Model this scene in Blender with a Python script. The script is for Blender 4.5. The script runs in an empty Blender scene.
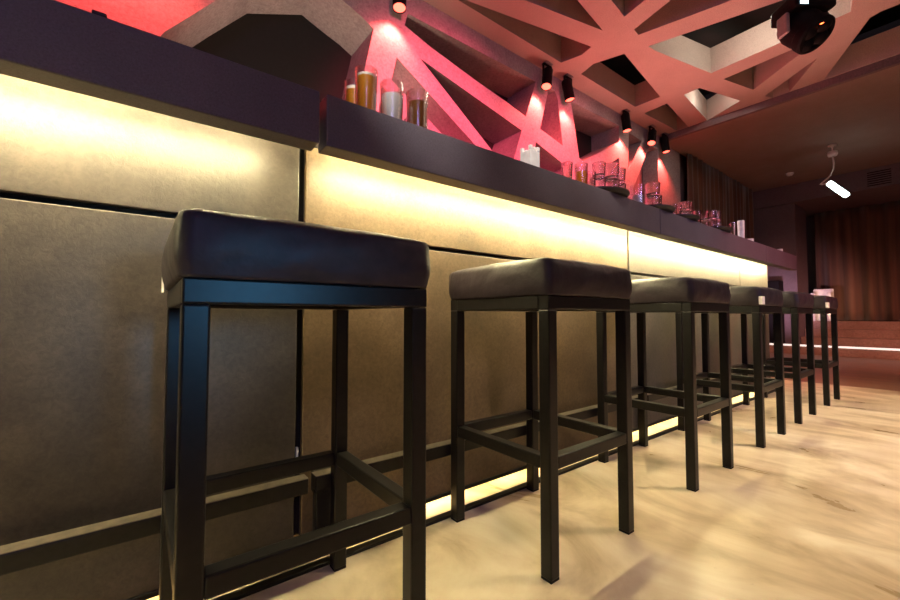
import bpy, bmesh, math, random
from mathutils import Vector, Matrix, noise
random.seed(7)
S = bpy.context.scene
COL = S.collection
PI = math.pi

# ------------------------------------------------------------ view settings
S.view_settings.view_transform = 'Standard'
S.view_settings.look = 'None'
S.view_settings.exposure = 0.0
S.view_settings.gamma = 1.0
S.view_settings.use_curve_mapping = False
S.cycles.use_denoising = True
S.cycles.max_bounces = 10
S.cycles.transparent_max_bounces = 12
S.cycles.transmission_bounces = 10
S.cycles.caustics_reflective = False
S.cycles.caustics_refractive = False
S.cycles.sample_clamp_indirect = 6.0

# ------------------------------------------------------------ materials
def nmat(name):
    m = bpy.data.materials.new(name)
    m.use_nodes = True
    nt = m.node_tree
    return m, nt, nt.nodes['Principled BSDF']

def plain(name, col, rough=0.5, metal=0.0, var=0.12, scale=30.0, bump=0.0):
    """solid colour with a procedural mottle"""
    m, nt, b = nmat(name)
    tc = nt.nodes.new('ShaderNodeTexCoord')
    n = nt.nodes.new('ShaderNodeTexNoise'); n.inputs['Scale'].default_value = scale
    n.inputs['Detail'].default_value = 5.0
    nt.links.new(tc.outputs['Object'], n.inputs['Vector'])
    r = nt.nodes.new('ShaderNodeValToRGB')
    r.color_ramp.elements[0].position = 0.3; r.color_ramp.elements[1].position = 0.7
    r.color_ramp.elements[0].color = tuple(c*(1-var) for c in col)+(1,)
    r.color_ramp.elements[1].color = tuple(min(1, c*(1+var)) for c in col)+(1,)
    nt.links.new(n.outputs['Fac'], r.inputs['Fac'])
    nt.links.new(r.outputs['Color'], b.inputs['Base Color'])
    b.inputs['Roughness'].default_value = rough
    b.inputs['Metallic'].default_value = metal
    if bump:
        bp = nt.nodes.new('ShaderNodeBump'); bp.inputs['Strength'].default_value = bump
        bp.inputs['Distance'].default_value = 0.01
        nt.links.new(n.outputs['Fac'], bp.inputs['Height'])
        nt.links.new(bp.outputs['Normal'], b.inputs['Normal'])
    return m

def mottled(name, c1, c2, c3, big=2.2, fine=60.0, rough=0.6, bump=0.15, spots=True):
    """mineral board / concrete: large clouds, fine grain and small pits"""
    m, nt, b = nmat(name)
    L = nt.links.new
    tc = nt.nodes.new('ShaderNodeTexCoord')
    n1 = nt.nodes.new('ShaderNodeTexNoise'); n1.inputs['Scale'].default_value = big
    n1.inputs['Detail'].default_value = 6; n1.inputs['Roughness'].default_value = 0.65
    n2 = nt.nodes.new('ShaderNodeTexNoise'); n2.inputs['Scale'].default_value = fine
    n2.inputs['Detail'].default_value = 4; n2.inputs['Roughness'].default_value = 0.8
    L(tc.outputs['Object'], n1.inputs['Vector']); L(tc.outputs['Object'], n2.inputs['Vector'])
    r = nt.nodes.new('ShaderNodeValToRGB')
    e = r.color_ramp.elements
    e[0].position = 0.32; e[0].color = c1+(1,)
    e[1].position = 0.68; e[1].color = c3+(1,)
    k = e.new(0.5); k.color = c2+(1,)
    n2.inputs['Distortion'].default_value = .6
    L(n1.outputs['Fac'], r.inputs['Fac'])
    mx = nt.nodes.new('ShaderNodeMix'); mx.data_type = 'RGBA'; mx.blend_type = 'MULTIPLY'
    mx.inputs['Factor'].default_value = 0.75
    r2 = nt.nodes.new('ShaderNodeValToRGB')
    r2.color_ramp.elements[0].position = 0.3; r2.color_ramp.elements[0].color = (.45, .42, .4, 1)
    r2.color_ramp.elements[1].position = 0.62; r2.color_ramp.elements[1].color = (1, 1, 1, 1)
    L(n2.outputs['Fac'], r2.inputs['Fac'])
    L(r.outputs['Color'], mx.inputs['A']); L(r2.outputs['Color'], mx.inputs['B'])
    L(mx.outputs['Result'], b.inputs['Base Color'])
    b.inputs['Roughness'].default_value = rough
    bp = nt.nodes.new('ShaderNodeBump'); bp.inputs['Strength'].default_value = bump
    bp.inputs['Distance'].default_value = 0.004
    L(n2.outputs['Fac'], bp.inputs['Height']); L(bp.outputs['Normal'], b.inputs['Normal'])
    return m

def emit(name, col, strength):
    m, nt, b = nmat(name)
    b.inputs['Base Color'].default_value = col+(1,)
    b.inputs['Emission Color'].default_value = col+(1,)
    b.inputs['Emission Strength'].default_value = strength
    return m

def glass(name, col=(1, 1, 1)):
    """thin clear glassware: see-through with reflections that grow towards grazing view"""
    m, nt, b = nmat(name)
    nt.nodes.remove(b)
    L = nt.links.new
    tr = nt.nodes.new('ShaderNodeBsdfTransparent'); tr.inputs['Color'].default_value = col+(1,)
    gl = nt.nodes.new('ShaderNodeBsdfGlossy'); gl.inputs['Roughness'].default_value = .10
    lw = nt.nodes.new('ShaderNodeLayerWeight'); lw.inputs['Blend'].default_value = .45
    n = nt.nodes.new('ShaderNodeTexNoise'); n.inputs['Scale'].default_value = 25
    bp = nt.nodes.new('ShaderNodeBump'); bp.inputs['Strength'].default_value = .15; bp.inputs['Distance'].default_value = .004
    L(n.outputs['Fac'], bp.inputs['Height']); L(bp.outputs['Normal'], gl.inputs['Normal'])
    mr = nt.nodes.new('ShaderNodeMapRange'); mr.inputs['To Min'].default_value = .04; mr.inputs['To Max'].default_value = .95
    L(lw.outputs['Facing'], mr.inputs['Value'])
    mx = nt.nodes.new('ShaderNodeMixShader')
    L(mr.outputs['Result'], mx.inputs['Fac']); L(tr.outputs['BSDF'], mx.inputs[1]); L(gl.outputs['BSDF'], mx.inputs[2])
    L(mx.outputs['Shader'], nt.nodes['Material Output'].inputs['Surface'])
    return m

def cloudy(name, col):
    m, nt, b = nmat(name)
    t = nt.nodes.new('ShaderNodeBsdfTranslucent'); t.inputs['Color'].default_value = col+(1,)
    n = nt.nodes.new('ShaderNodeTexNoise'); n.inputs['Scale'].default_value = 40
    mr = nt.nodes.new('ShaderNodeMapRange'); mr.inputs['To Min'].default_value = .5; mr.inputs['To Max'].default_value = .75
    mx = nt.nodes.new('ShaderNodeMixShader')
    b.inputs['Base Color'].default_value = col+(1,); b.inputs['Roughness'].default_value = .3
    nt.links.new(n.outputs['Fac'], mr.inputs['Value']); nt.links.new(mr.outputs['Result'], mx.inputs['Fac'])
    nt.links.new(b.outputs['BSDF'], mx.inputs[1]); nt.links.new(t.outputs['BSDF'], mx.inputs[2])
    nt.links.new(mx.outputs['Shader'], nt.nodes['Material Output'].inputs['Surface'])
    return m

def floor_mat(name, c1, c2, c3, rough=(.2, .42), planks=False):
    m, nt, b = nmat(name)
    L = nt.links.new
    tc = nt.nodes.new('ShaderNodeTexCoord')
    mp = nt.nodes.new('ShaderNodeMapping')
    mp.inputs['Scale'].default_value = (7, .9, 1) if planks else (1.6, .8, 1)
    mp.inputs['Rotation'].default_value = (0, 0, 0 if planks else .5)
    L(tc.outputs['Object'], mp.inputs['Vector'])
    n1 = nt.nodes.new('ShaderNodeTexNoise'); n1.inputs['Scale'].default_value = 2.0
    n1.inputs['Detail'].default_value = 8; n1.inputs['Roughness'].default_value = .6
    n1.inputs['Distortion'].default_value = 1.2
    L(mp.outputs['Vector'], n1.inputs['Vector'])
    r = nt.nodes.new('ShaderNodeValToRGB'); e = r.color_ramp.elements
    e[0].position = .33; e[0].color = c1+(1,)
    e[1].position = .67; e[1].color = c3+(1,)
    k = e.new(.5); k.color = c2+(1,)
    L(n1.outputs['Fac'], r.inputs['Fac'])
    # fine dark specks and scuffs
    n2 = nt.nodes.new('ShaderNodeTexNoise'); n2.inputs['Scale'].default_value = 26
    n2.inputs['Detail'].default_value = 6; n2.inputs['Roughness'].default_value = .75
    L(tc.outputs['Object'], n2.inputs['Vector'])
    r2 = nt.nodes.new('ShaderNodeValToRGB')
    r2.color_ramp.elements[0].position = .24; r2.color_ramp.elements[0].color = (.45, .36, .28, 1)
    r2.color_ramp.elements[1].position = .37; r2.color_ramp.elements[1].color = (1, 1, 1, 1)
    L(n2.outputs['Fac'], r2.inputs['Fac'])
    mx = nt.nodes.new('ShaderNodeMix'); mx.data_type = 'RGBA'; mx.blend_type = 'MULTIPLY'
    mx.inputs['Factor'].default_value = .35
    L(r.outputs['Color'], mx.inputs['A']); L(r2.outputs['Color'], mx.inputs['B'])
    L(mx.outputs['Result'], b.inputs['Base Color'])
    mr = nt.nodes.new('ShaderNodeMapRange')
    mr.inputs['To Min'].default_value = rough[0]; mr.inputs['To Max'].default_value = rough[1]
    L(n1.outputs['Fac'], mr.inputs['Value']); L(mr.outputs['Result'], b.inputs['Roughness'])
    bp = nt.nodes.new('ShaderNodeBump'); bp.inputs['Strength'].default_value = .12
    bp.inputs['Distance'].default_value = .01
    L(n1.outputs['Fac'], bp.inputs['Height']); L(bp.outputs['Normal'], b.inputs['Normal'])
    return m

def curtain_mat(name, c1, c2):
    m, nt, b = nmat(name)
    L = nt.links.new
    tc = nt.nodes.new('ShaderNodeTexCoord')
    mp = nt.nodes.new('ShaderNodeMapping'); mp.inputs['Scale'].default_value = (9, 9, .25)
    L(tc.outputs['Object'], mp.inputs['Vector'])
    n1 = nt.nodes.new('ShaderNodeTexNoise'); n1.inputs['Scale'].default_value = 1.0
    n1.inputs['Detail'].default_value = 3
    L(mp.outputs['Vector'], n1.inputs['Vector'])
    r = nt.nodes.new('ShaderNodeValToRGB')
    r.color_ramp.elements[0].position = .35; r.color_ramp.elements[0].color = c1+(1,)
    r.color_ramp.elements[1].position = .65; r.color_ramp.elements[1].color = c2+(1,)
    L(n1.outputs['Fac'], r.inputs['Fac']); L(r.outputs['Color'], b.inputs['Base Color'])
    b.inputs['Roughness'].default_value = .8
    b.inputs['Sheen Weight'].default_value = .4
    return m

M = {}
M['floor'] = floor_mat('pale_sealed_floor', (.50, .38, .23), (.74, .61, .43), (.88, .78, .60))
M['wood'] = floor_mat('brown_wood_floor', (.20, .10, .06), (.30, .16, .10), (.38, .21, .13), (.3, .5), True)
M['ceiling'] = mottled('ceiling_plaster', (.52, .42, .38), (.55, .45, .41), (.58, .48, .44), 3, 160, .8, .1)
M['dropped'] = mottled('dropped_ceiling_paint', (.30, .23, .20), (.32, .25, .22), (.34, .27, .24), 3, 160, .8, .1)
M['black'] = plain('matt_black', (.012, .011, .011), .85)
M['concrete'] = mottled('raw_concrete', (.40, .36, .38), (.47, .43, .45), (.53, .49, .51), 3.5, 45, .75, .25)
M['plaster_dark'] = mottled('dark_paint_and_shade', (.16, .12, .14), (.18, .14, .16), (.20, .15, .17), 2, 60, .8, .1)
M['panel'] = mottled('oxide_board', (.066, .041, .022), (.118, .075, .042), (.17, .112, .066), 2.4, 70, .5, .2)
M['panel_grey'] = mottled('grey_oxide_board', (.024, .018, .015), (.052, .040, .033), (.092, .071, .056), 2.4, 70, .5, .2)
M['panel_pale'] = mottled('pale_oxide_board', (.060, .049, .042), (.088, .072, .061), (.115, .094, .080), 2.4, 70, .5, .2)
M['counter'] = mottled('slate_composite', (.095, .083, .105), (.112, .098, .122), (.13, .115, .142), 3, 220, .55, .12)
M['steel'] = plain('black_powdercoated_steel', (.009, .008, .008), .36, .0, .2, 60); M['steel'].node_tree.nodes['Principled BSDF'].inputs['Specular IOR Level'].default_value = .22
M['leather'] = plain('dark_leatherette', (.025, .018, .023), .48, 0, .25, 22, .35); M['leather'].node_tree.nodes['Principled BSDF'].inputs['Specular IOR Level'].default_value = .2
M['tag'] = plain('white_fabric_tag', (.8, .76, .7), .8)
M['frame'] = plain('black_bar_carcass', (.006, .005, .005), .8)
M['can'] = plain('black_lamp_housing', (.008, .007, .008), .6); M['can'].node_tree.nodes['Principled BSDF'].inputs['Specular IOR Level'].default_value = .08
M['bracket'] = plain('grey_lamp_bracket', (.30, .26, .27), .45, .3)
M['lens_red'] = emit('red_lamp_lens', (1, .11, .07), 4.5)
M['led'] = emit('warm_led_strip', (1, .87, .46), 360)
M['toe_led'] = emit('warm_toe_led_strip', (1, .72, .30), 48)
M['white'] = plain('white_plastic', (.82, .83, .80), .45)
M['tube'] = emit('white_lamp_tube', (.82, 1, .93), 9)
M['nosing'] = emit('lit_step_edge', (1, .93, .85), .9)
M['rail'] = plain('rail_highlight_steel', (.16, .13, .10), .4, .3, .25, 50)  # pale tone carries the highlight on the rail top
M['display'] = emit('fixture_display', (.55, .85, 1), 5)
M['red_led'] = emit('small_red_led', (1, .12, .03), 14)
M['glass'] = glass('clear_glass')
def clear_glass(name):
    m, nt, b = nmat(name)
    b.inputs['Base Color'].default_value = (1, 1, 1, 1); b.inputs['Transmission Weight'].default_value = 1
    b.inputs['Roughness'].default_value = .0; b.inputs['IOR'].default_value = 1.48
    n = nt.nodes.new('ShaderNodeTexNoise'); n.inputs['Scale'].default_value = 60
    bp = nt.nodes.new('ShaderNodeBump'); bp.inputs['Strength'].default_value = .08; bp.inputs['Distance'].default_value = .003
    nt.links.new(n.outputs['Fac'], bp.inputs['Height']); nt.links.new(bp.outputs['Normal'], b.inputs['Normal'])
    return m
M['tumbler'] = clear_glass('pressed_clear_glass')
M['beer'] = cloudy('cloudy_beer', (1, .50, .03))
M['foam'] = plain('beer_foam', (.95, .88, .74), .7)
M['juice'] = cloudy('orange_juice', (1, .52, .04))
M['cola'] = cloudy('brown_spirit', (.28, .11, .012))
M['soda'] = cloudy('pale_cloudy_drink', (.86, .86, .86))
M['tray'] = plain('black_rubber_tray', (.01, .01, .01), .5)
M['curtain'] = curtain_mat('brown_velvet', (.065, .030, .018), (.15, .068, .038))
M['stage_wood'] = mottled('stage_boards', (.34, .20, .14), (.42, .26, .19), (.48, .30, .22), 2.5, 30, .5, .1)

# ------------------------------------------------------------ mesh helpers
def mesh_obj(name, bm, mat, parent=None, smooth=False):
    me = bpy.data.meshes.new(name)
    bmesh.ops.recalc_face_normals(bm, faces=bm.faces)
    bm.to_mesh(me); bm.free()
    for p in me.polygons: p.use_smooth = smooth
    me.materials.append(mat)
    o = bpy.data.objects.new(name, me); COL.objects.link(o)
    if parent: o.parent = parent
    return o

def add_box(bm, a, b, bev=0.0, seg=2):
    ctr = [(a[i]+b[i])/2 for i in range(3)]; sz = [abs(b[i]-a[i]) for i in range(3)]
    r = bmesh.ops.create_cube(bm, size=1.0)
    vs = r['verts']
    for v in vs:
        v.co = Vector((ctr[0]+v.co.x*sz[0], ctr[1]+v.co.y*sz[1], ctr[2]+v.co.z*sz[2]))
    if bev:
        es = list({e for v in vs for e in v.link_edges})
        bmesh.ops.bevel(bm, geom=es, offset=bev, segments=seg, profile=.5, affect='EDGES')

def box(name, a, b, mat, parent=None, bev=0.0, seg=2):
    bm = bmesh.new(); add_box(bm, a, b, bev, seg)
    return mesh_obj(name, bm, mat, parent)

def add_lathe(bm, prof, n=28, mtx=None):
    """profile of (radius, z); radius 0 closes on the axis"""
    rings = []
    for r, z in prof:
        if r < 1e-6:
            rings.append([bm.verts.new((0, 0, z))])
        else:
            rings.append([bm.verts.new((r*math.cos(2*PI*i/n), r*math.sin(2*PI*i/n), z)) for i in range(n)])
    for a, b in zip(rings, rings[1:]):
        if len(a) == 1 and len(b) == 1: continue
        for i in range(n):
            j = (i+1) % n
            if len(a) == 1: bm.faces.new((a[0], b[i], b[j]))
            elif len(b) == 1: bm.faces.new((a[i], b[0], a[j]))
            else: bm.faces.new((a[i], b[i], b[j], a[j]))
    if mtx:
        bmesh.ops.transform(bm, matrix=mtx, verts=[v for r in rings for v in r])

def lathe(name, prof, mat, parent=None, n=28, mtx=None, smooth=True):
    bm = bmesh.new(); add_lathe(bm, prof, n, mtx)
    o = mesh_obj(name, bm, mat, parent, smooth)
    if smooth:
        o.data.set_sharp_from_angle(angle=math.radians(40))
    return o

def add_tube(bm, pts, r, n=10):
    pts = [Vector(p) for p in pts]; rings = []
    for i, p in enumerate(pts):
        t = (pts[min(i+1, len(pts)-1)]-pts[max(i-1, 0)]).normalized()
        up = Vector((0, 0, 1)) if abs(t.z) < .95 else Vector((1, 0, 0))
        u = t.cross(up).normalized(); w = t.cross(u)
        rings.append([bm.verts.new(p+(u*math.cos(2*PI*k/n)+w*math.sin(2*PI*k/n))*r) for k in range(n)])
    for a, b in zip(rings, rings[1:]):
        for k in range(n):
            bm.faces.new((a[k], a[(k+1) % n], b[(k+1) % n], b[k]))
    bm.faces.new(rings[0]); bm.faces.new(list(reversed(rings[-1])))

def align(d):
    return Vector((0, 0, 1)).rotation_difference(Vector(d).normalized()).to_matrix().to_4x4()

def thing(name, label, cat, loc=(0, 0, 0), group=None):
    o = bpy.data.objects.new(name, None); COL.objects.link(o)
    o.location = loc; o.empty_display_size = .1
    return tag(o, label, cat, group)

def tag(o, label, cat, group=None):
    o['label'] = label; o['category'] = cat
    if group: o['group'] = group
    return o

def struct(o):
    o['kind'] = 'structure'; return o

def copy_tree(o, parent=None):
    c = o.copy(); COL.objects.link(c)
    if parent is not None: c.parent = parent
    for ch in o.children: copy_tree(ch, c)
    return c

def holed_slab(name, outer, holes, depth, mat, to_world, parent=None):
    """a slab in (u, v) pierced by polygonal holes, extruded by depth"""
    cu = bpy.data.curves.new(name+'_outline', 'CURVE')
    cu.dimensions = '2D'; cu.fill_mode = 'BOTH'; cu.extrude = depth/2
    for poly in [outer]+holes:
        sp = cu.splines.new('POLY'); sp.points.add(len(poly)-1)
        for p, q in zip(sp.points, poly): p.co = (q[0], q[1], 0, 1)
        sp.use_cyclic_u = True
    tmp = bpy.data.objects.new(name+'_outline', cu); COL.objects.link(tmp)
    dg = bpy.context.evaluated_depsgraph_get()
    me = bpy.data.meshes.new_from_object(tmp.evaluated_get(dg))
    bpy.data.objects.remove(tmp); bpy.data.curves.remove(cu)
    for v in me.vertices: v.co = to_world(v.co.x, v.co.y, v.co.z+depth/2)
    bm = bmesh.new(); bm.from_mesh(me); bpy.data.meshes.remove(me)
    bmesh.ops.remove_doubles(bm, verts=bm.verts, dist=1e-5)
    return mesh_obj(name, bm, mat, parent)

# ------------------------------------------------------------ room shell
FX = 5.6                                   # pale floor ends here, wood beyond
struct(box('floor', (-3, -4, -.1), (FX, 3.2, 0), M['floor']))
struct(box('floor', (FX, -4, -.1), (11.6, 3.2, 0), M['wood']))

H = 3.3; CD = .275
COFFERS = [
 [(1.88, 2.49), (3.38, 2.15), (3.41, 2.28), (3.35, 2.48)],
 [(3.27, 1.96), (2.78, 1.89), (2.27, 1.81), (1.94, 2.27)],
 [(3.26, 1.75), (3.00, 1.72), (2.62, 1.67), (3.11, 1.17), (3.22, 1.55)],
 [(3.48, 1.78), (3.58, 1.79), (3.79, 1.11), (3.97, 0.55), (3.29, 1.03), (3.39, 1.42)],
 [(3.81, 1.81), (4.12, 0.86), (4.26, 0.48), (4.58, 0.51), (4.74, 0.54), (4.77, 1.61), (3.93, 1.80)],
 [(5.00, 1.57), (4.97, 0.97), (5.08, 0.90), (5.51, 1.44)],
 [(5.78, 1.40), (5.34, 0.86), (5.90, 1.20), (5.90, 1.35)],
 [(4.97, 0.45), (4.94, 0.38), (4.96, -0.04), (5.90, -0.19), (5.88, 0.34), (5.89, 0.90)],
 [(3.68, 2.47), (3.63, 2.29), (3.73, 2.01), (4.81, 2.16), (4.80, 2.46)],
 [(5.05, 2.47), (5.03, 2.18), (5.90, 2.28), (5.90, 2.43)],
 [(4.99, 1.97), (4.98, 1.80), (5.67, 1.61), (5.90, 2.05)],
 # the same lattice carried on outside the photograph
 [(.2, 2.45), (1.55, 2.48), (1.7, 2.2), (1.2, 1.75)], [(.0, 2.1), (.95, 1.6), (.2, .7)],
 [(1.3, 1.5), (2.2, 1.5), (2.75, .95), (2.0, .55), (.9, 1.0)], [(2.9, .75), (3.7, .35), (3.2, -.6), (2.4, .2)],
 [(4.0, .2), (4.7, .2), (4.6, -.8), (3.6, -.7)], [(.4, .4), (1.7, .3), (2.3, -.8), (1.0, -1.2)],
 [(4.9, -.4), (5.8, -.6), (5.8, -2.0), (4.9, -1.1)], [(2.7, -1.0), (4.4, -1.3), (3.6, -2.8), (2.2, -2.0)],
]
ceil = struct(holed_slab('ceiling', [(-3, -4), (5.95, -4), (5.95, 2.67), (-3, 2.67)], COFFERS, CD, M['ceiling'],
                         lambda u, v, w: (u, v, H+w)))
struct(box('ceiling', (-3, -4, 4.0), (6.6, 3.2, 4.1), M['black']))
struct(box('ceiling', (5.95, -4, 3.22), (11.6, 2.67, 3.57), M['dropped']))
struct(box('trim_1', (5.90, -4, 3.215), (5.95, 2.67, 3.30), M['plaster_dark']))
struct(box('trim_2', (9.8, -4, 2.87), (11.6, 2.67, 3.22), M['plaster_dark']))
struct(box('trim_3', (9.9, 1.99, 0), (10.75, 2.67, 2.87), M['plaster_dark'], bev=.006))

# sculptural concrete wall behind the bar
W = 2.67; WD = .40
WALL_HOLES = [
 [(.06, 2.27), (.31, 2.58), (.54, 2.85), (.92, 3.02), (1.08, 2.96), (1.23, 2.91), (1.33, 2.86), (1.26, 2.52), (1.21, 2.20), (1.11, 1.88), (.45, 1.77), (-.04, 2.07)],
 [(1.53, 2.72), (2.34, 2.24), (2.65, 2.03), (1.85, 1.80), (1.33, 1.85)],
 [(1.75, 2.80), (2.96, 2.55), (2.82, 2.17), (2.61, 2.20)],
 [(1.63, 3.12), (1.60, 3.01), (1.85, 2.94), (2.34, 2.84), (2.75, 2.77), (3.02, 2.71), (3.18, 3.13)],
 [(3.39, 3.14), (3.24, 2.65), (3.62, 2.57), (3.54, 3.05), (3.49, 3.14)],
 [(3.17, 2.49), (3.69, 2.35), (3.78, 2.00), (3.08, 1.95)],
 [(3.78, 3.12), (3.92, 2.51), (3.99, 2.48), (4.79, 2.93), (4.79, 3.14)],
 [(4.41, 2.50), (4.78, 2.72), (4.81, 2.10), (4.20, 2.10)],
 [(5.04, 3.12), (5.38, 3.10), (4.99, 2.58)],
 [(5.58, 3.08), (5.83, 3.11), (5.83, 2.0), (5.15, 2.0), (5.12, 2.38)],
 [(6.03, 3.1), (6.2, 3.1), (6.2, 2.0), (6.03, 2.0)],
 [(-1.6, 2.2), (-.9, 3.0), (-.45, 2.5), (-.6, 1.9)],
]
WALL_HOLES.pop(10)
wall = struct(holed_slab('wall_left', [(-3, 0), (6.55, 0), (6.55, H+CD), (-3, H+CD)], WALL_HOLES, WD, M['concrete'],
                         lambda u, v, w: (u, W+w, v)))
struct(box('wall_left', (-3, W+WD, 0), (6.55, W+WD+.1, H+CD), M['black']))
struct(box('wall_left', (6.55, 2.72, 0), (11.6, 3.2, H+CD), M['plaster_dark']))
# shallow recess backs; the plaster ones darkened in colour to read as shade
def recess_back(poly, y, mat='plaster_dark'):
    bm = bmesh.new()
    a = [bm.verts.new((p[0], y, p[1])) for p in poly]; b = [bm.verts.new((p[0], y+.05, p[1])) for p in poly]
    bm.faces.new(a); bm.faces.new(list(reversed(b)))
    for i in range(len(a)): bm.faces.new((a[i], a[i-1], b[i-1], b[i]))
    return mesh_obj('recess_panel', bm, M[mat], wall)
recess_back(WALL_HOLES[1], W+.22, 'concrete')
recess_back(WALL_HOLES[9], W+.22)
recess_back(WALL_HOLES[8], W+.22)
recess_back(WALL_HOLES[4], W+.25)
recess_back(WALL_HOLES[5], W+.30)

struct(box('wall_right', (-3, -4.1, 0), (11.6, -4, 3.6), M['plaster_dark']))
struct(box('wall_back', (11.605, -4, 0), (11.7, 3.2, 3.6), M['plaster_dark']))
struct(box('wall_front', (-3.1, -4, 0), (-3, 3.2, 3.6), M['plaster_dark']))

# ------------------------------------------------------------ stage, steps, curtains
st = thing('stage', 'low reddish wooden stage with shallow steps below the far curtain', 'stage', (9.6, -1, 0))
def rel(o, par):                             # keep world coordinates when parenting to a moved Empty
    o.parent = par; o.matrix_parent_inverse = Matrix.Translation(par.location).inverted(); return o
rel(box('step', (9.6, -3.99, 0), (9.98, 2.66, .165), M['stage_wood'], bev=.004), st)
rel(box('step', (9.98, -3.99, 0), (10.3, 1.98, .305), M['stage_wood'], bev=.004), st)
rel(box('step', (10.3, -3.99, 0), (10.6, 1.98, .45), M['stage_wood'], bev=.004), st)
rel(box('platform', (10.6, -3.99, 0), (11.6, 1.98, .60), M['stage_wood'], bev=.004), st)
rel(box('nosing_strip', (9.58, -3.99, .145), (9.60, 2.66, .178), M['nosing'], bev=.003), st)['label'] = 'white lit edge strip on the lowest step'

def curtain(name, p0, p1, z0, z1, folds, amp, label, group=None):
    bm = bmesh.new(); n = folds*10; rows = 10
    p0 = Vector(p0); p1 = Vector(p1); d = (p1-p0); nrm = Vector((-d.y, d.x)).normalized()
    rnd = [random.uniform(.6, 1.3) for _ in range(folds+2)]; ph = [random.uniform(-.4, .4) for _ in range(folds+2)]
    grid = []
    for j in range(rows+1):
        t = j/rows; row = []
        for i in range(n+1):
            s = i/n; k = s*folds; a = rnd[int(k)]
            off = amp*a*(.55+.45*(1-t))*math.sin(2*PI*k+ph[int(k)]*(1-t)*0)+.012*math.sin(5*k+3*t)
            q = p0+d*s+nrm*off
            row.append(bm.verts.new((q.x, q.y, z0+(z1-z0)*t)))
        grid.append(row)
    for j in range(rows):
        for i in range(n):
            bm.faces.new((grid[j][i], grid[j][i+1], grid[j+1][i+1], grid[j+1][i]))
    r = bmesh.ops.extrude_face_region(bm, geom=bm.faces[:])
    for v in r['geom']:
        if isinstance(v, bmesh.types.BMVert): v.co += Vector((nrm.x, nrm.y, 0))*.012
    o = mesh_obj(name, bm, M['curtain'], None, True)
    return tag(o, label, 'curtain', group)
curtain('curtain', (6.62, 2.58), (9.56, 2.58), .02, 3.21, 17, .035, 'dark brown pleated curtain along the wall past the end of the bar')
curtain('curtain', (11.25, -3.9), (11.25, 1.95), .612, 2.865, 20, .085, 'brown velvet curtain closing the back of the stage')

# ------------------------------------------------------------ bar counter
PY = 1.20                                   # panel face
tag(box('black_cabinet', (9.62, 2.20, .1655), (9.89, 2.60, 1.38), M['can'], bev=.01), 'black cabinet on the lowest step, left of the lilac pier', 'cabinet')
bar = thing('bar_counter', 'long bar front of mottled brown boards with glowing strip lights', 'bar', (1.0, 1.5, 0))
def bpart(o): return rel(o, bar)
bpart(box('carcass', (-2.9, 1.225, .06), (4.84, 1.72, 1.212), M['frame']))
bpart(box('toe_kick', (-2.9, 1.30, 0), (4.84, 1.66, .06), M['panel']))
SEAMS = [-1.49, .37, 2.23, 4.08, 4.86]
pm = ['panel_grey', 'panel', 'panel_pale', 'panel_pale']
G = .010
for i in range(4):
    a = SEAMS[i]+(G if i < 3 else .004); b = SEAMS[i+1]-(G if i < 2 else .004)
    bpart(box('panel', (a, PY, .957), (b, PY+.022, 1.212), M[pm[i]], bev=.0025))
    bpart(box('panel', (a, PY, .050), (b, PY+.022, .942), M[pm[i]], bev=.0025))
bpart(box('panel', (-2.9, PY, .957), (SEAMS[0]-G, PY+.022, 1.212), M['panel_grey'], bev=.0025))
bpart(box('panel', (-2.9, PY, .050), (SEAMS[0]-G, PY+.022, .942), M['panel_grey'], bev=.0025))
bpart(box('seam_clip', (.364, 1.203, .280), (.370, 1.214, .318), M['white'], bev=.001))['label'] = 'small white clip in the panel seam'
bpart(box('shade_strip', (-2.9, 1.122, 0), (4.86, 1.150, .010), M['steel'], bev=.002))  # added dark strip standing in for shade along the bar foot
bpart(box('bottom_trim', (-2.9, PY-.004, .036), (4.86, PY+.03, .050), M['steel'], bev=.002))
# strip lights: under the counter lip and under the panels
for a, b in ((-2.9, .27), (.44, 2.18), (2.21, 4.02), (4.05, 4.97)):
    bpart(box('strip_light', (a, 1.086, 1.163), (b, 1.098, 1.171), M['led']))
    bpart(box('strip_light', (a, 1.232, .040), (min(b, 4.84), 1.242, .046), M['toe_led']))

def slab(x0, x1, label):
    bm = bmesh.new()
    prof = [(1.0, 1.14), (1.064, 1.14), (1.064, 1.214), (1.76, 1.214), (1.76, 1.277), (1.0, 1.277)]
    a = [bm.verts.new((x0, y, z)) for y, z in prof]; b = [bm.verts.new((x1, y, z)) for y, z in prof]
    bm.faces.new(a); bm.faces.new(list(reversed(b)))
    for i in range(len(a)): bm.faces.new((a[i], a[i-1], b[i-1], b[i]))
    bmesh.ops.recalc_face_normals(bm, faces=bm.faces)
    es = [e for e in bm.edges]
    bmesh.ops.bevel(bm, geom=es, offset=.003, segments=2, profile=.5, affect='EDGES')
    return tag(mesh_obj('countertop', bm, M['counter']), label, 'countertop', 'countertop slabs along the bar')
slab(-2.9, .349, 'nearest dark slate countertop slab, left of the open gap')
slab(.367, 2.195, 'dark slate countertop slab carrying the beer glasses')
slab(2.199, 4.036, 'dark countertop slab carrying the farther trays of stacked tumblers')
slab(4.040, 4.985, 'short reddish countertop slab at the far end of the bar')

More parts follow.
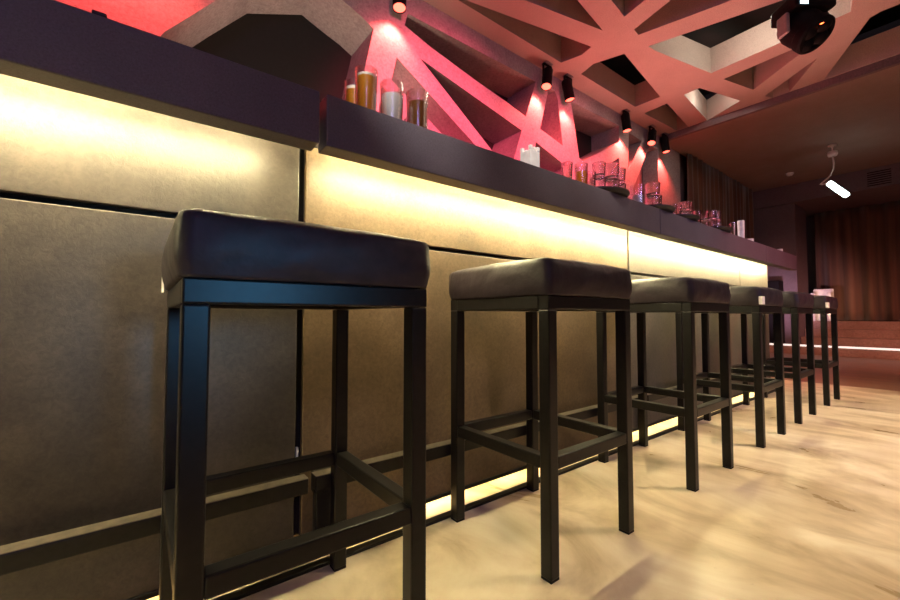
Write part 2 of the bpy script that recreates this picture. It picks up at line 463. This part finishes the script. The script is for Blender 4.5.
# foot rail in sections with brackets
for x0, x1, lab in ((-2.9, .375, 'black square foot rail behind and left of the nearest stool'),
                    (.395, 2.26, 'black foot rail behind the second stool'),
                    (2.28, 4.84, 'black foot rail behind the four farther stools')):
    t = thing('foot_rail', lab, 'foot rail', ((x0+x1)/2, 1.145, .23), 'foot rail sections along the bar')
    rel(box('rail', (x0, 1.124, .212), (x1, 1.164, .252), M['steel'], bev=.003), t)
    rel(box('lit_top', (x0, 1.1245, .2521), (x1, 1.1635, .2535), M['rail']), t)['label'] = 'thin paler plate painting the lit top of the rail'  # paler plate stands in for light falling on the rail
    xb = x0+.015 if x0 > 0 else -1.42
    bm = bmesh.new()
    add_box(bm, (xb, 1.166, .045), (xb+.055, 1.194, .205), .003)
    add_box(bm, (xb-.006, 1.1645, .19), (xb+.061, 1.194, .250), .003)
    rel(mesh_obj('bracket', bm, M['steel']), t)
    if x1 > 4:
        bm = bmesh.new(); add_box(bm, (4.12, 1.166, .045), (4.175, 1.194, .205), .003)
        add_box(bm, (4.114, 1.1645, .19), (4.181, 1.194, .250), .003)
        rel(mesh_obj('bracket', bm, M['steel']), t)

# ------------------------------------------------------------ bar stools
def rounded_cushion(hx, hy, z0, z1, r=.018, cuts=18):
    bm = bmesh.new()
    bmesh.ops.create_cube(bm, size=2.0)
    bmesh.ops.subdivide_edges(bm, edges=bm.edges[:], cuts=cuts, use_grid_fill=True)
    hz = (z1-z0)/2
    for v in bm.verts:
        u, w, t = v.co
        p = Vector((u*hx, w*hy, t*hz))
        lim = Vector((hx-r, hy-r, hz-r if t > 0 else hz+1))
        c = Vector([max(-lim[i], min(lim[i], p[i])) for i in range(3)])
        d = p-c
        if d.length > 1e-7: p = c+d.normalized()*r
        bulge = .011*(1-t*t)
        if abs(u) > .85: p.x += math.copysign(bulge, u)*(1-.55*w*w)
        if abs(w) > .85: p.y += math.copysign(bulge, w)*(1-.55*u*u)
        if t > 0: p.z += t*.017*(1-u*u)*(1-w*w)+t*.003
        # soft puckers along the sides and at the corners
        k = noise.noise(Vector((u*3.1, w*3.1, t*1.3+4)))*.0035
        p += Vector((u, w, .4*t))*k
        v.co = p+Vector((0, 0, z0+hz))
    return bm

SW, SD, LT = .424, .430, .036
def make_stool():
    t = thing('bar_stool', '', 'bar stool')
    hx, hy = SW/2, SD/2
    c = mesh_obj('cushion', rounded_cushion(hx+.005, hy+.004, .757, .858), M['leather'], t, True)
    # seat frame
    bm = bmesh.new()
    for s in (-1, 1):
        add_box(bm, (-hx, s*hy, .718), (hx, s*(hy-LT), .756), .003)
        add_box(bm, (s*hx, -hy+LT, .718), (s*(hx-LT), hy-LT, .756), .003)
    mesh_obj('seat_frame', bm, M['steel'], t)
    for sx in (-1, 1):
        for sy in (-1, 1):
            bm = bmesh.new()
            add_box(bm, (sx*hx, sy*hy, .006), (sx*(hx-LT), sy*(hy-LT), .7175), .0035)
            l = mesh_obj('leg', bm, M['steel'], t)
            box('foot_cap', (sx*(hx-.001), sy*(hy-.001), 0), (sx*(hx-LT+.001), sy*(hy-LT+.001), .006), M['can'], l)
    for s in (-1, 1):
        box('stretcher', (-hx+LT, s*(hy-.001), .287), (hx-LT, s*(hy-LT+.002), .322), M['steel'], t, .0035)
        box('stretcher', (s*(hx-.001), -hy+LT, .287), (s*(hx-LT+.002), hy-LT, .322), M['steel'], t, .0035)
    return t
stool0 = make_stool()
STOOLS = [(.045, 'nearest black bar stool, with bluish sheen on its seat frame', 0),
          (.862, 'second bar stool from the camera, standing clear beside the nearest one', None),
          (1.761, 'third bar stool from the camera, between the second stool and the tagged one', None),
          (2.625, 'bar stool with a white tag on its cushion corner, fourth from the camera', 1),
          (3.395, 'untagged bar stool between the two stools with white cushion tags', None),
          (4.249, 'farthest bar stool in the row, with a small white cushion tag', 1)]
for i, (x, lab, tg) in enumerate(STOOLS):
    o = stool0 if i == 0 else copy_tree(stool0)
    o.location = (x+SW/2, .687+SD/2, 0)
    o['label'] = lab; o['group'] = 'bar stools in a row along the bar'
for o in [o for o in S.objects if o.name.startswith('bar_stool')]:
    i = min(range(6), key=lambda k: abs(STOOLS[k][0]+SW/2-o.location.x))
    if STOOLS[i][2] == 1:
        t = box('tag', (-SW/2-.010, -SD/2+.001, .762), (-SW/2+.030, -SD/2-.0165, .806), M['tag'], o, .002); t['label'] = 'small white tag'
    if STOOLS[i][2] == 0:
        bm = bmesh.new()
        vs = [bm.verts.new(p) for p in ((-SW/2-.012, SD/2-.05, .752), (-SW/2-.012, SD/2-.015, .752), (-SW/2-.012, SD/2-.03, .79))]
        vs2 = [bm.verts.new(v.co+Vector((.004, 0, 0))) for v in vs]
        bm.faces.new(vs); bm.faces.new(vs2[::-1])
        for k in range(3): bm.faces.new((vs[k], vs[k-1], vs2[k-1], vs2[k]))
        t = mesh_obj('tag', bm, M['tag'], o); t['label'] = 'small white tag'

# ------------------------------------------------------------ glassware
TOP = 1.2775
def glass_prof(R, h, taper=.86, wall=.0025, base=.010):
    b = R*taper
    return [(0, 0), (b*.92, 0), (b, .002), (R, h-.001), (R-wall*.5, h), (R-wall, h-.001),
            (b-wall+(R-b)*base/h, base+.001), ((b-wall)*.9, base), (0, base)]
def liquid_prof(R, h, z1, taper=.86, wall=.0025, base=.010, gap=.0006):
    b = R*taper
    rad = lambda z: b+(R-b)*z/h-wall-gap
    return [(0, base+.0012), (rad(base)*.92, base+.0012), (rad(base+.004), base+.005), (rad(z1), z1), (0, z1)]

def drink(name, x, y, R, h, label, cat, liquid=None, lmat=None, lname='drink', foam=0.0, z=TOP, taper=.86, group='drinks on the bar near the camera'):
    t = thing(name, label, cat, (x, y, z), group)
    lathe('vessel', glass_prof(R, h, taper, *((.0025, .010) if liquid else (.0035, .016))), M['glass' if liquid else 'tumbler'], t)
    if liquid:
        lathe(lname, liquid_prof(R, h, liquid, taper), M[lmat], t)
        if foam:
            b = R*taper; rad = lambda q: b+(R-b)*q/h-.0031
            lathe('foam', [(0, liquid+.0004), (rad(liquid), liquid+.0004), (rad(liquid+foam), liquid+foam-.002), (rad(liquid+foam)-.004, liquid+foam), (0, liquid+foam)], M['foam'], t)
    return t
drink('beer_glass', .524, 1.185, .0315, .17, 'smaller-looking beer glass half hidden behind the tall one', 'glass', .140, 'beer', 'beer', .012)
drink('beer_glass', .525, 1.10, .0345, .17, 'tall glass of cloudy amber beer at the counter edge', 'glass', .142, 'beer', 'beer', .010)
drink('tumbler', .614, 1.10, .0375, .158, 'glass of pale silvery drink right of the tall beer', 'glass', .118, 'soda', 'drink')
drink('tumbler', .66, 1.22, .026, .158, 'small clear glass behind the beer and the silvery drink', 'glass', .08, 'soda', 'drink')
drink('tumbler', .71, 1.10, .0375, .163, 'glass of dark golden brown drink, rightmost of the near group', 'glass', .125, 'cola', 'drink')
drink('tumbler', .775, 1.25, .022, .155, 'small amber glass peeking out between the silvery and brown drinks', 'glass', .12, 'cola', 'drink')

# white holder with a notched rim
nh = thing('napkin_holder', 'white box holder with notched rim standing alone on the counter', 'holder', (1.268, 1.10, TOP))
box('holder_body', (-.029, -.029, 0), (.029, .029, .105), M['white'], nh, .003)
for sx, sy in ((-1, -1), (1, -1), (-1, 1), (1, 1)):
    box('prong', (sx*.029, sy*.029, .1052), (sx*.015, sy*.015, .124), M['white'], nh, .002)
for s in (-1, 1):
    box('prong', (-.006, s*.029, .1052), (.006, s*.015, .120), M['white'], nh, .002)

def tray(x, label, r=.16):
    o = lathe('tray', [(0, 0), (r-.012, 0), (r, .014), (r, .020), (r-.004, .020), (r-.014, .006), (0, .006)], M['tray'], None, 48)
    o.location = (x, 1.125, TOP)
    return tag(o, label, 'tray', 'black serving trays on the bar')
tray(1.78, 'round black tray nearest the camera, under tall stacks of tumblers')
tray(2.27, 'round black tray second from the camera, over the seam in the fascia')
tray(2.60, 'round black tray third from the camera, under a small stack')
tray(3.13, 'round black tray farthest along the bar, under a row of stacks', .165)
TZ = TOP+.0065

TG = 'clear tumblers along the bar'
protos = {}
def tumbler(x, y, R, h, label, z=TOP, liq=None, lmat='soda'):
    key = (round(R, 3), round(h, 3), liq, lmat)
    if key in protos:
        t = copy_tree(protos[key]); t.location = (x, y, z); t['label'] = label
    else:
        t = drink('tumbler', x, y, R, h, label, 'glass', liq, lmat, 'drink', 0, z, .84, TG)
        protos[key] = t
    t['group'] = TG
    return t
drink('tumbler', 1.57, 1.06, .030, .112, 'glass of bright orange juice before the nearest tray', 'glass', .075, 'juice', 'juice', 0, TOP, .9, TG)
tumbler(1.48, 1.07, .024, .10, 'small clear tumbler left of the orange juice')
tumbler(1.645, 1.06, .0235, .085, 'short clear tumbler on the nearest tray beside the juice', TZ)
def stack(x, y, R, h, where, z=TZ):
    tumbler(x, y, R, h, 'lower clear tumbler '+where, z)
    tumbler(x, y, R, h, 'upper clear tumbler '+where, z+h+.0004)
stack(1.715, 1.06, .031, .072, 'of the left stack on the nearest tray')
stack(1.805, 1.05, .038, .078, 'of the wide middle stack on the nearest tray')
stack(1.895, 1.06, .032, .078, 'of the right stack on the nearest tray')
tumbler(1.76, 1.19, .034, .10, 'clear tumbler behind the stacks on the nearest tray', TZ)
tumbler(2.075, 1.06, .036, .115, 'single clear tumbler on bare counter between the two nearest trays', TOP, .06)
stack(2.225, 1.05, .039, .074, 'of the wide stack on the second tray')
tumbler(2.315, 1.07, .026, .100, 'slim clear tumbler right of the stack on the second tray', TZ)
tumbler(2.245, 1.18, .034, .10, 'clear tumbler behind the stack on the second tray', TZ)
tumbler(2.495, 1.06, .022, .080, 'small clear tumbler leftmost on the third tray', TZ)
tumbler(2.553, 1.06, .024, .085, 'small clear tumbler second from left on the third tray', TZ)
stack(2.632, 1.05, .031, .058, 'of the left stack on the third tray')
stack(2.708, 1.06, .026, .066, 'of the right stack on the third tray')
tumbler(2.84, 1.06, .022, .105, 'slim clear tumbler on bare counter before the farthest tray')
stack(3.005, 1.08, .030, .055, 'of the leftmost stack on the farthest tray')
stack(3.075, 1.06, .031, .070, 'of the second stack on the farthest tray')
stack(3.155, 1.06, .029, .074, 'of the third stack on the farthest tray')
stack(3.232, 1.08, .029, .078, 'of the rightmost stack on the farthest tray')
tumbler(3.10, 1.20, .033, .11, 'clear tumbler behind the stacks on the farthest tray', TZ)
tumbler(3.48, 1.06, .020, .118, 'slim clear tumbler just past the farthest tray')
cup = thing('white_cup', 'tall slim white cup past the last tumbler', 'cup', (3.66, 1.06, TOP))
lathe('cup_body', [(0, 0), (.021, 0), (.0235, .158), (.0225, .159), (.0215, .158), (.0195, .006), (0, .006)], M['white'], cup)
o = lathe('tea_light', [(0, 0), (.024, 0), (.025, .035), (.023, .036), (.021, .02), (0, .02)], M['white'])
o.location = (3.82, 1.05, TOP); tag(o, 'small low white holder past the slim white cup', 'candle holder', 'low white holders on the bar')
o = o.copy(); COL.objects.link(o); o.location = (4.63, 1.05, TOP)
tag(o, 'small low white holder near the far end of the bar', 'candle holder', 'low white holders on the bar')
tag(box('black_box', (-.09, 1.004, TOP), (-.068, 1.03, TOP+.009), M['tray'], bev=.002), 'small flat black object at the counter edge, top left', 'box')

# ------------------------------------------------------------ spotlights on the wall
SPOTS = [(1.50, 3.00, (-.06, -.1, -1), 'red spotlight above the big strut crossing, nearest the camera'),
         (3.25, 3.08, (-.28, -.12, -1), 'red spotlight left of a close pair, above the crossed struts'),
         (3.60, 3.08, (.16, -.1, -1), 'red spotlight right of a close pair, above the crossed struts'),
         (4.80, 3.08, (.02, -.1, -1), 'red spotlight in the middle of the far three'),
         (5.48, 3.08, (-.45, -.12, -1), 'red spotlight second from the far end of the wall'),
         (5.86, 3.08, (.05, -.12, -1), 'red spotlight farthest along the wall, by the ceiling step')]
SPOTS[3] = SPOTS[3][:3]+('red spotlight alone above the upright strut past the hollow recess',)
SY = 2.58
def spot_lamp(x, zl, d, label, power=85):
    t = thing('spotlight', label, 'spotlight', (x, SY, H), 'red spotlights along the wall behind the bar')
    box('ceiling_plate', (-.05, -.035, -.012), (.05, .035, -.0005), M['bracket'], t, .002)
    bm = bmesh.new()
    add_box(bm, (-.062, -.012, -.145), (-.055, .012, -.013)); add_box(bm, (.055, -.012, -.145), (.062, .012, -.013)); add_box(bm, (-.0555, -.0115, -.018), (.0555, .0115, -.0125))
    mesh_obj('yoke', bm, M['can'], t)
    dv = Vector(d).normalized(); mtx = Matrix.Translation((0, 0, -.15))@align(-dv)
    lathe('can', [(0, .105), (.044, .105), (.052, .092), (.052, -.115), (.047, -.115), (.047, -.095), (0, -.095)], M['can'], t, 24, mtx)
    lathe('lens', [(0, -.0965), (.0462, -.0965), (.0462, -.108), (.03, -.117), (0, -.119)], M['lens_red'], t, 24, mtx)
    ld = bpy.data.lights.new('spot_beam', 'SPOT')
    ld.color = (1, .08, .06); ld.energy = power; ld.spot_size = math.radians(112); ld.spot_blend = .7
    ld.shadow_soft_size = .03
    lo = bpy.data.objects.new('spot_beam', ld); COL.objects.link(lo)
    p = Vector((x, SY, H-.15))+dv*.135
    aim = Vector((dv.x*1.0, .17, -1)).normalized()
    lo.matrix_world = Matrix.Translation(p)@(Vector((0, 0, -1)).rotation_difference(aim).to_matrix().to_4x4())
    return lo
for s in SPOTS: spot_lamp(*s)
# one more of the same row, just out of the picture on the left
spot_lamp(-.25, 3.08, (0, -.1, -1), 'red spotlight left of the picture', 420)
for o in list(S.objects):
    if o.get('label') == 'red spotlight left of the picture':
        o['label'] = 'red spotlight over the far left end of the bar, out of the picture'

# ------------------------------------------------------------ moving head light
mh = thing('moving_head_light', 'black moving head stage light hanging from the coffered ceiling', 'stage light', (4.12, .74, H-.03))
rot = Matrix.Rotation(math.radians(52), 4, 'Z')
def mpart(name, bm, mat, smooth=False, par=None):
    bmesh.ops.transform(bm, matrix=rot, verts=bm.verts)
    o = mesh_obj(name, bm, mat, par or mh, smooth)
    if smooth: o.data.set_sharp_from_angle(angle=math.radians(40))
    return o
# local frame: x towards the camera's far side, y sideways
bm = bmesh.new(); add_box(bm, (-.13, -.155, -.19), (.13, .155, -.07), .015); base = mpart('base', bm, M['can'])
bm = bmesh.new(); add_box(bm, (-.02, -.05, -.07), (.02, .05, .30), .004); mpart('hanging_clamp', bm, M['can'])
bm = bmesh.new(); add_box(bm, (-.1345, .07, -.18), (-.1305, .13, -.130), .001)
o = mpart('display', bm, M['display'], par=base); o['label'] = 'small glowing blue-white display'
bm = bmesh.new(); add_box(bm, (-.05, .140, -.34), (.05, .170, -.18), .01); mpart('yoke_arm', bm, M['bracket'])['label'] = 'grey yoke arm'
bm = bmesh.new(); add_box(bm, (-.05, -.170, -.34), (.05, -.140, -.18), .01); mpart('yoke_arm', bm, M['can'])
bm = bmesh.new()
add_lathe(bm, [(0, .16), (.075, .155), (.115, .12), (.135, .05), (.135, -.02), (.125, -.05), (.125, -.06), (.138, -.075), (.138, -.13), (.125, -.145), (.10, -.145), (.095, -.12), (0, -.12)], 32,
          Matrix.Translation((0, 0, -.285))@align((.55, .25, .80)))
for k in range(4):
    a = k*PI/2+.4
    bmesh.ops.create_uvsphere(bm, u_segments=16, v_segments=10, radius=.062,
                              matrix=Matrix.Translation((0, 0, -.285))@align((.55, .25, .80))@Matrix.Translation((.075*math.cos(a), .075*math.sin(a), -.10)))
head = mpart('head', bm, M['can'], True)
bm = bmesh.new(); bmesh.ops.create_uvsphere(bm, u_segments=12, v_segments=8, radius=.019, matrix=Matrix.Translation((-.150, -.007, -.335)))
o = mpart('indicator', bm, M['red_led'], par=head); o['label'] = 'glowing red indicator'

# ------------------------------------------------------------ ceiling fittings beyond the coffers
pl = thing('pendant_lamp', 'white tube lamp hanging askew on a curled cable from the far ceiling', 'lamp', (8.0, 1.16, 3.22))
bm = bmesh.new(); add_lathe(bm, [(0, 0), (.05, 0), (.05, -.02), (.02, -.03), (.008, -.05), (.008, -.09), (.055, -.10), (.06, -.14), (.05, -.17), (0, -.175)], 20)
mesh_obj('ceiling_rose', bm, M['white'], pl, True)
bm = bmesh.new(); add_tube(bm, [(0, 0, -.17), (0, -.01, -.27), (0, -.005, -.36), (0, .04, -.46), (0, .12, -.53), (0, .15, -.555), (0, .13, -.56), (0, .07, -.548)], .010)
mesh_obj('cable', bm, M['white'], pl, True)
lathe('tube', [(0, 0), (.035, .0), (.04, .01), (.04, .29), (.03, .305), (0, .305)], M['tube'], pl, 20, Matrix.Translation((0, .05, -.555))@align((0, -.195, -.245)))
lathe('end_cap', [(0, -.035), (.025, -.03), (.042, -.005), (.042, -.001), (0, -.001)], M['white'], pl, 20, Matrix.Translation((0, .05, -.555))@align((0, -.195, -.245)))
o = lathe('smoke_detector', [(0, 0), (.055, 0), (.055, -.02), (.035, -.045), (0, -.048)], M['white'])
o.location = (9.0, 1.86, 3.2198); tag(o, 'small white round detector on the far ceiling left of the tube lamp', 'detector')
vg = thing('vent_grille', 'dark square vent on the far ceiling beam above the curtain', 'vent', (9.8, .86, 3.03))
box('grille_frame', (-.012, -.16, -.14), (-.0005, .16, .14), M['plaster_dark'], vg, .002)
bm = bmesh.new()
for k in range(7): add_box(bm, (-.018, -.14, -.12+k*.037), (-.0125, .14, -.105+k*.037))
mesh_obj('louvre', bm, M['can'], vg)

# small white seat on the stage
wc = thing('white_armchair', 'small white boxy seat on the stage before the curtain', 'chair', (10.82, 1.93, .60))
wc.rotation_euler = (0, 0, math.radians(180))
box('back', (-.09, -.02, .30), (-.02, .28, .64), M['white'], wc, .015)
box('arm', (-.019, -.02, .0), (.2, .04, .56), M['white'], wc, .012)
box('arm', (-.019, .22, .0), (.2, .28, .56), M['white'], wc, .012)
box('seat', (-.019, .041, .24), (.2, .219, .34), M['white'], wc, .012)
box('base', (-.09, -.02, .0), (-.02, .28, .299), M['white'], wc, .012)
wc.location = (10.78, 2.06-.15, .60)

# ------------------------------------------------------------ lights
def light(name, kind, loc, energy, col, aim=None, **kw):
    ld = bpy.data.lights.new(name, kind); ld.energy = energy; ld.color = col
    for k, v in kw.items(): setattr(ld, k, v)
    o = bpy.data.objects.new(name, ld); COL.objects.link(o); o.location = loc
    if aim is not None:
        d = Vector(aim)-Vector(loc)
        o.rotation_euler = d.to_track_quat('-Z', 'Y').to_euler()
    return o
R = math.radians
# unseen spots without fixtures, several of them added as fill
light('ceiling_wash', 'SPOT', (4.5, 2.15, 1.0), 210, (1, .34, .28), (3.9, 1.1, 3.3), spot_size=R(104), spot_blend=1, shadow_soft_size=.2)  # added behind the bar to lift the ceiling colour
light('red_wall_wash', 'SPOT', (.9, -.6, 3.0), 1900, (1, .09, .15), (2.0, 2.67, 2.2), spot_size=R(38), spot_blend=1, shadow_soft_size=.12)
light('red_wall_wash', 'SPOT', (2.5, -.6, 3.0), 1500, (1, .08, .13), (3.7, 2.67, 2.15), spot_size=R(38), spot_blend=1, shadow_soft_size=.12)
for ax, en in ((.63, 800), (1.25, 260), (1.60, 330)):
    light('glass_fill', 'SPOT', (ax-.9, .15, 3.0), en, (1, .88, .76), (ax, 1.12, 1.46), spot_size=R(13), spot_blend=.4, shadow_soft_size=.10)  # unseen spots added to brighten the near drinks
for ax in (1.8, 2.25, 2.66, 3.1, 3.6):
    light('glass_fill', 'SPOT', (ax-.25, 2.0, 3.2), 330, (1, .92, .84), (ax, 1.19, 1.36), spot_size=R(12), spot_blend=.4, shadow_soft_size=.10)  # unseen spots added behind the tumblers for sparkle
light('violet_side_wash', 'SPOT', (2.3, -3.2, 2.0), 130, (.42, .38, 1), (3.3, .8, .85), spot_size=R(52), spot_blend=1, shadow_soft_size=.2)  # added to tint the far stools violet
light('red_far_fill', 'SPOT', (6.6, -2.6, 2.7), 300, (1, .05, .11), (4.3, 1.0, 1.15), spot_size=R(30), spot_blend=1, shadow_soft_size=.1)  # added to redden the far fascia and stool tops
light('lilac_pier_fill', 'SPOT', (7.4, 2.05, .5), 260, (1, .60, .80), (9.9, 2.25, 1.0), spot_size=R(36), spot_blend=1, shadow_soft_size=.08)  # added behind the bar end to lighten the pier face
light('back_bar_lamp', 'SPOT', (.95, 2.15, 1.2), 75, (1, .74, .52), (.95, 2.85, 2.8), spot_size=R(85), spot_blend=1, shadow_soft_size=.08)
light('red_wash_far', 'SPOT', (6.2, -3.2, 2.6), 1000, (1, .38, .28), (9.3, .5, .0), spot_size=R(56), spot_blend=1, shadow_soft_size=.3)
light('warm_hall_lamp', 'SPOT', (3.8, -1.2, 3.2), 540, (1, .71, .52), (3.4, -.6, 0), spot_size=R(110), spot_blend=1, shadow_soft_size=.25)
light('blue_wash', 'SPOT', (.62, -1.75, .92), 130, (.16, .55, 1), (.13, .69, .74), spot_size=R(13), spot_blend=1, shadow_soft_size=.2)
light('violet_wash', 'SPOT', (-1.4, -3.2, 2.8), 120, (.50, .42, 1), (1.8, 1.4, 1.7), spot_size=R(95), spot_blend=1, shadow_soft_size=.4)
# unseen point lights set inside two coffers to whiten their walls
light('coffer_light', 'POINT', (4.30, 1.10, 3.36), 12, (1, .90, .72), shadow_soft_size=.05)
light('coffer_light', 'POINT', (5.34, 1.78, 3.36), 4, (1, .92, .76), shadow_soft_size=.04)
# unseen spot added to brighten the curtain and the white seat
light('curtain_fill', 'SPOT', (10.3, 1.55, .85), 16, (1, .62, .38), (11.2, 1.62, .95), spot_size=R(95), spot_blend=1, shadow_soft_size=.05)

w = bpy.data.worlds.new('dim_room'); S.world = w; w.use_nodes = True
w.node_tree.nodes['Background'].inputs['Color'].default_value = (.02, .014, .016, 1)
w.node_tree.nodes['Background'].inputs['Strength'].default_value = .3

# ------------------------------------------------------------ camera
cd = bpy.data.cameras.new('camera'); cd.sensor_width = 36; cd.lens = 36*400/900; cd.clip_start = .02
cd.dof.use_dof = True; cd.dof.focus_distance = 1.7; cd.dof.aperture_fstop = 9.0
cam = bpy.data.objects.new('camera', cd); COL.objects.link(cam)
cam.location = (0, 0, .70)
pitch = math.atan(16/400)
cam.rotation_euler = (PI/2+pitch, 0, math.radians(52.409-90))
S.camera = cam
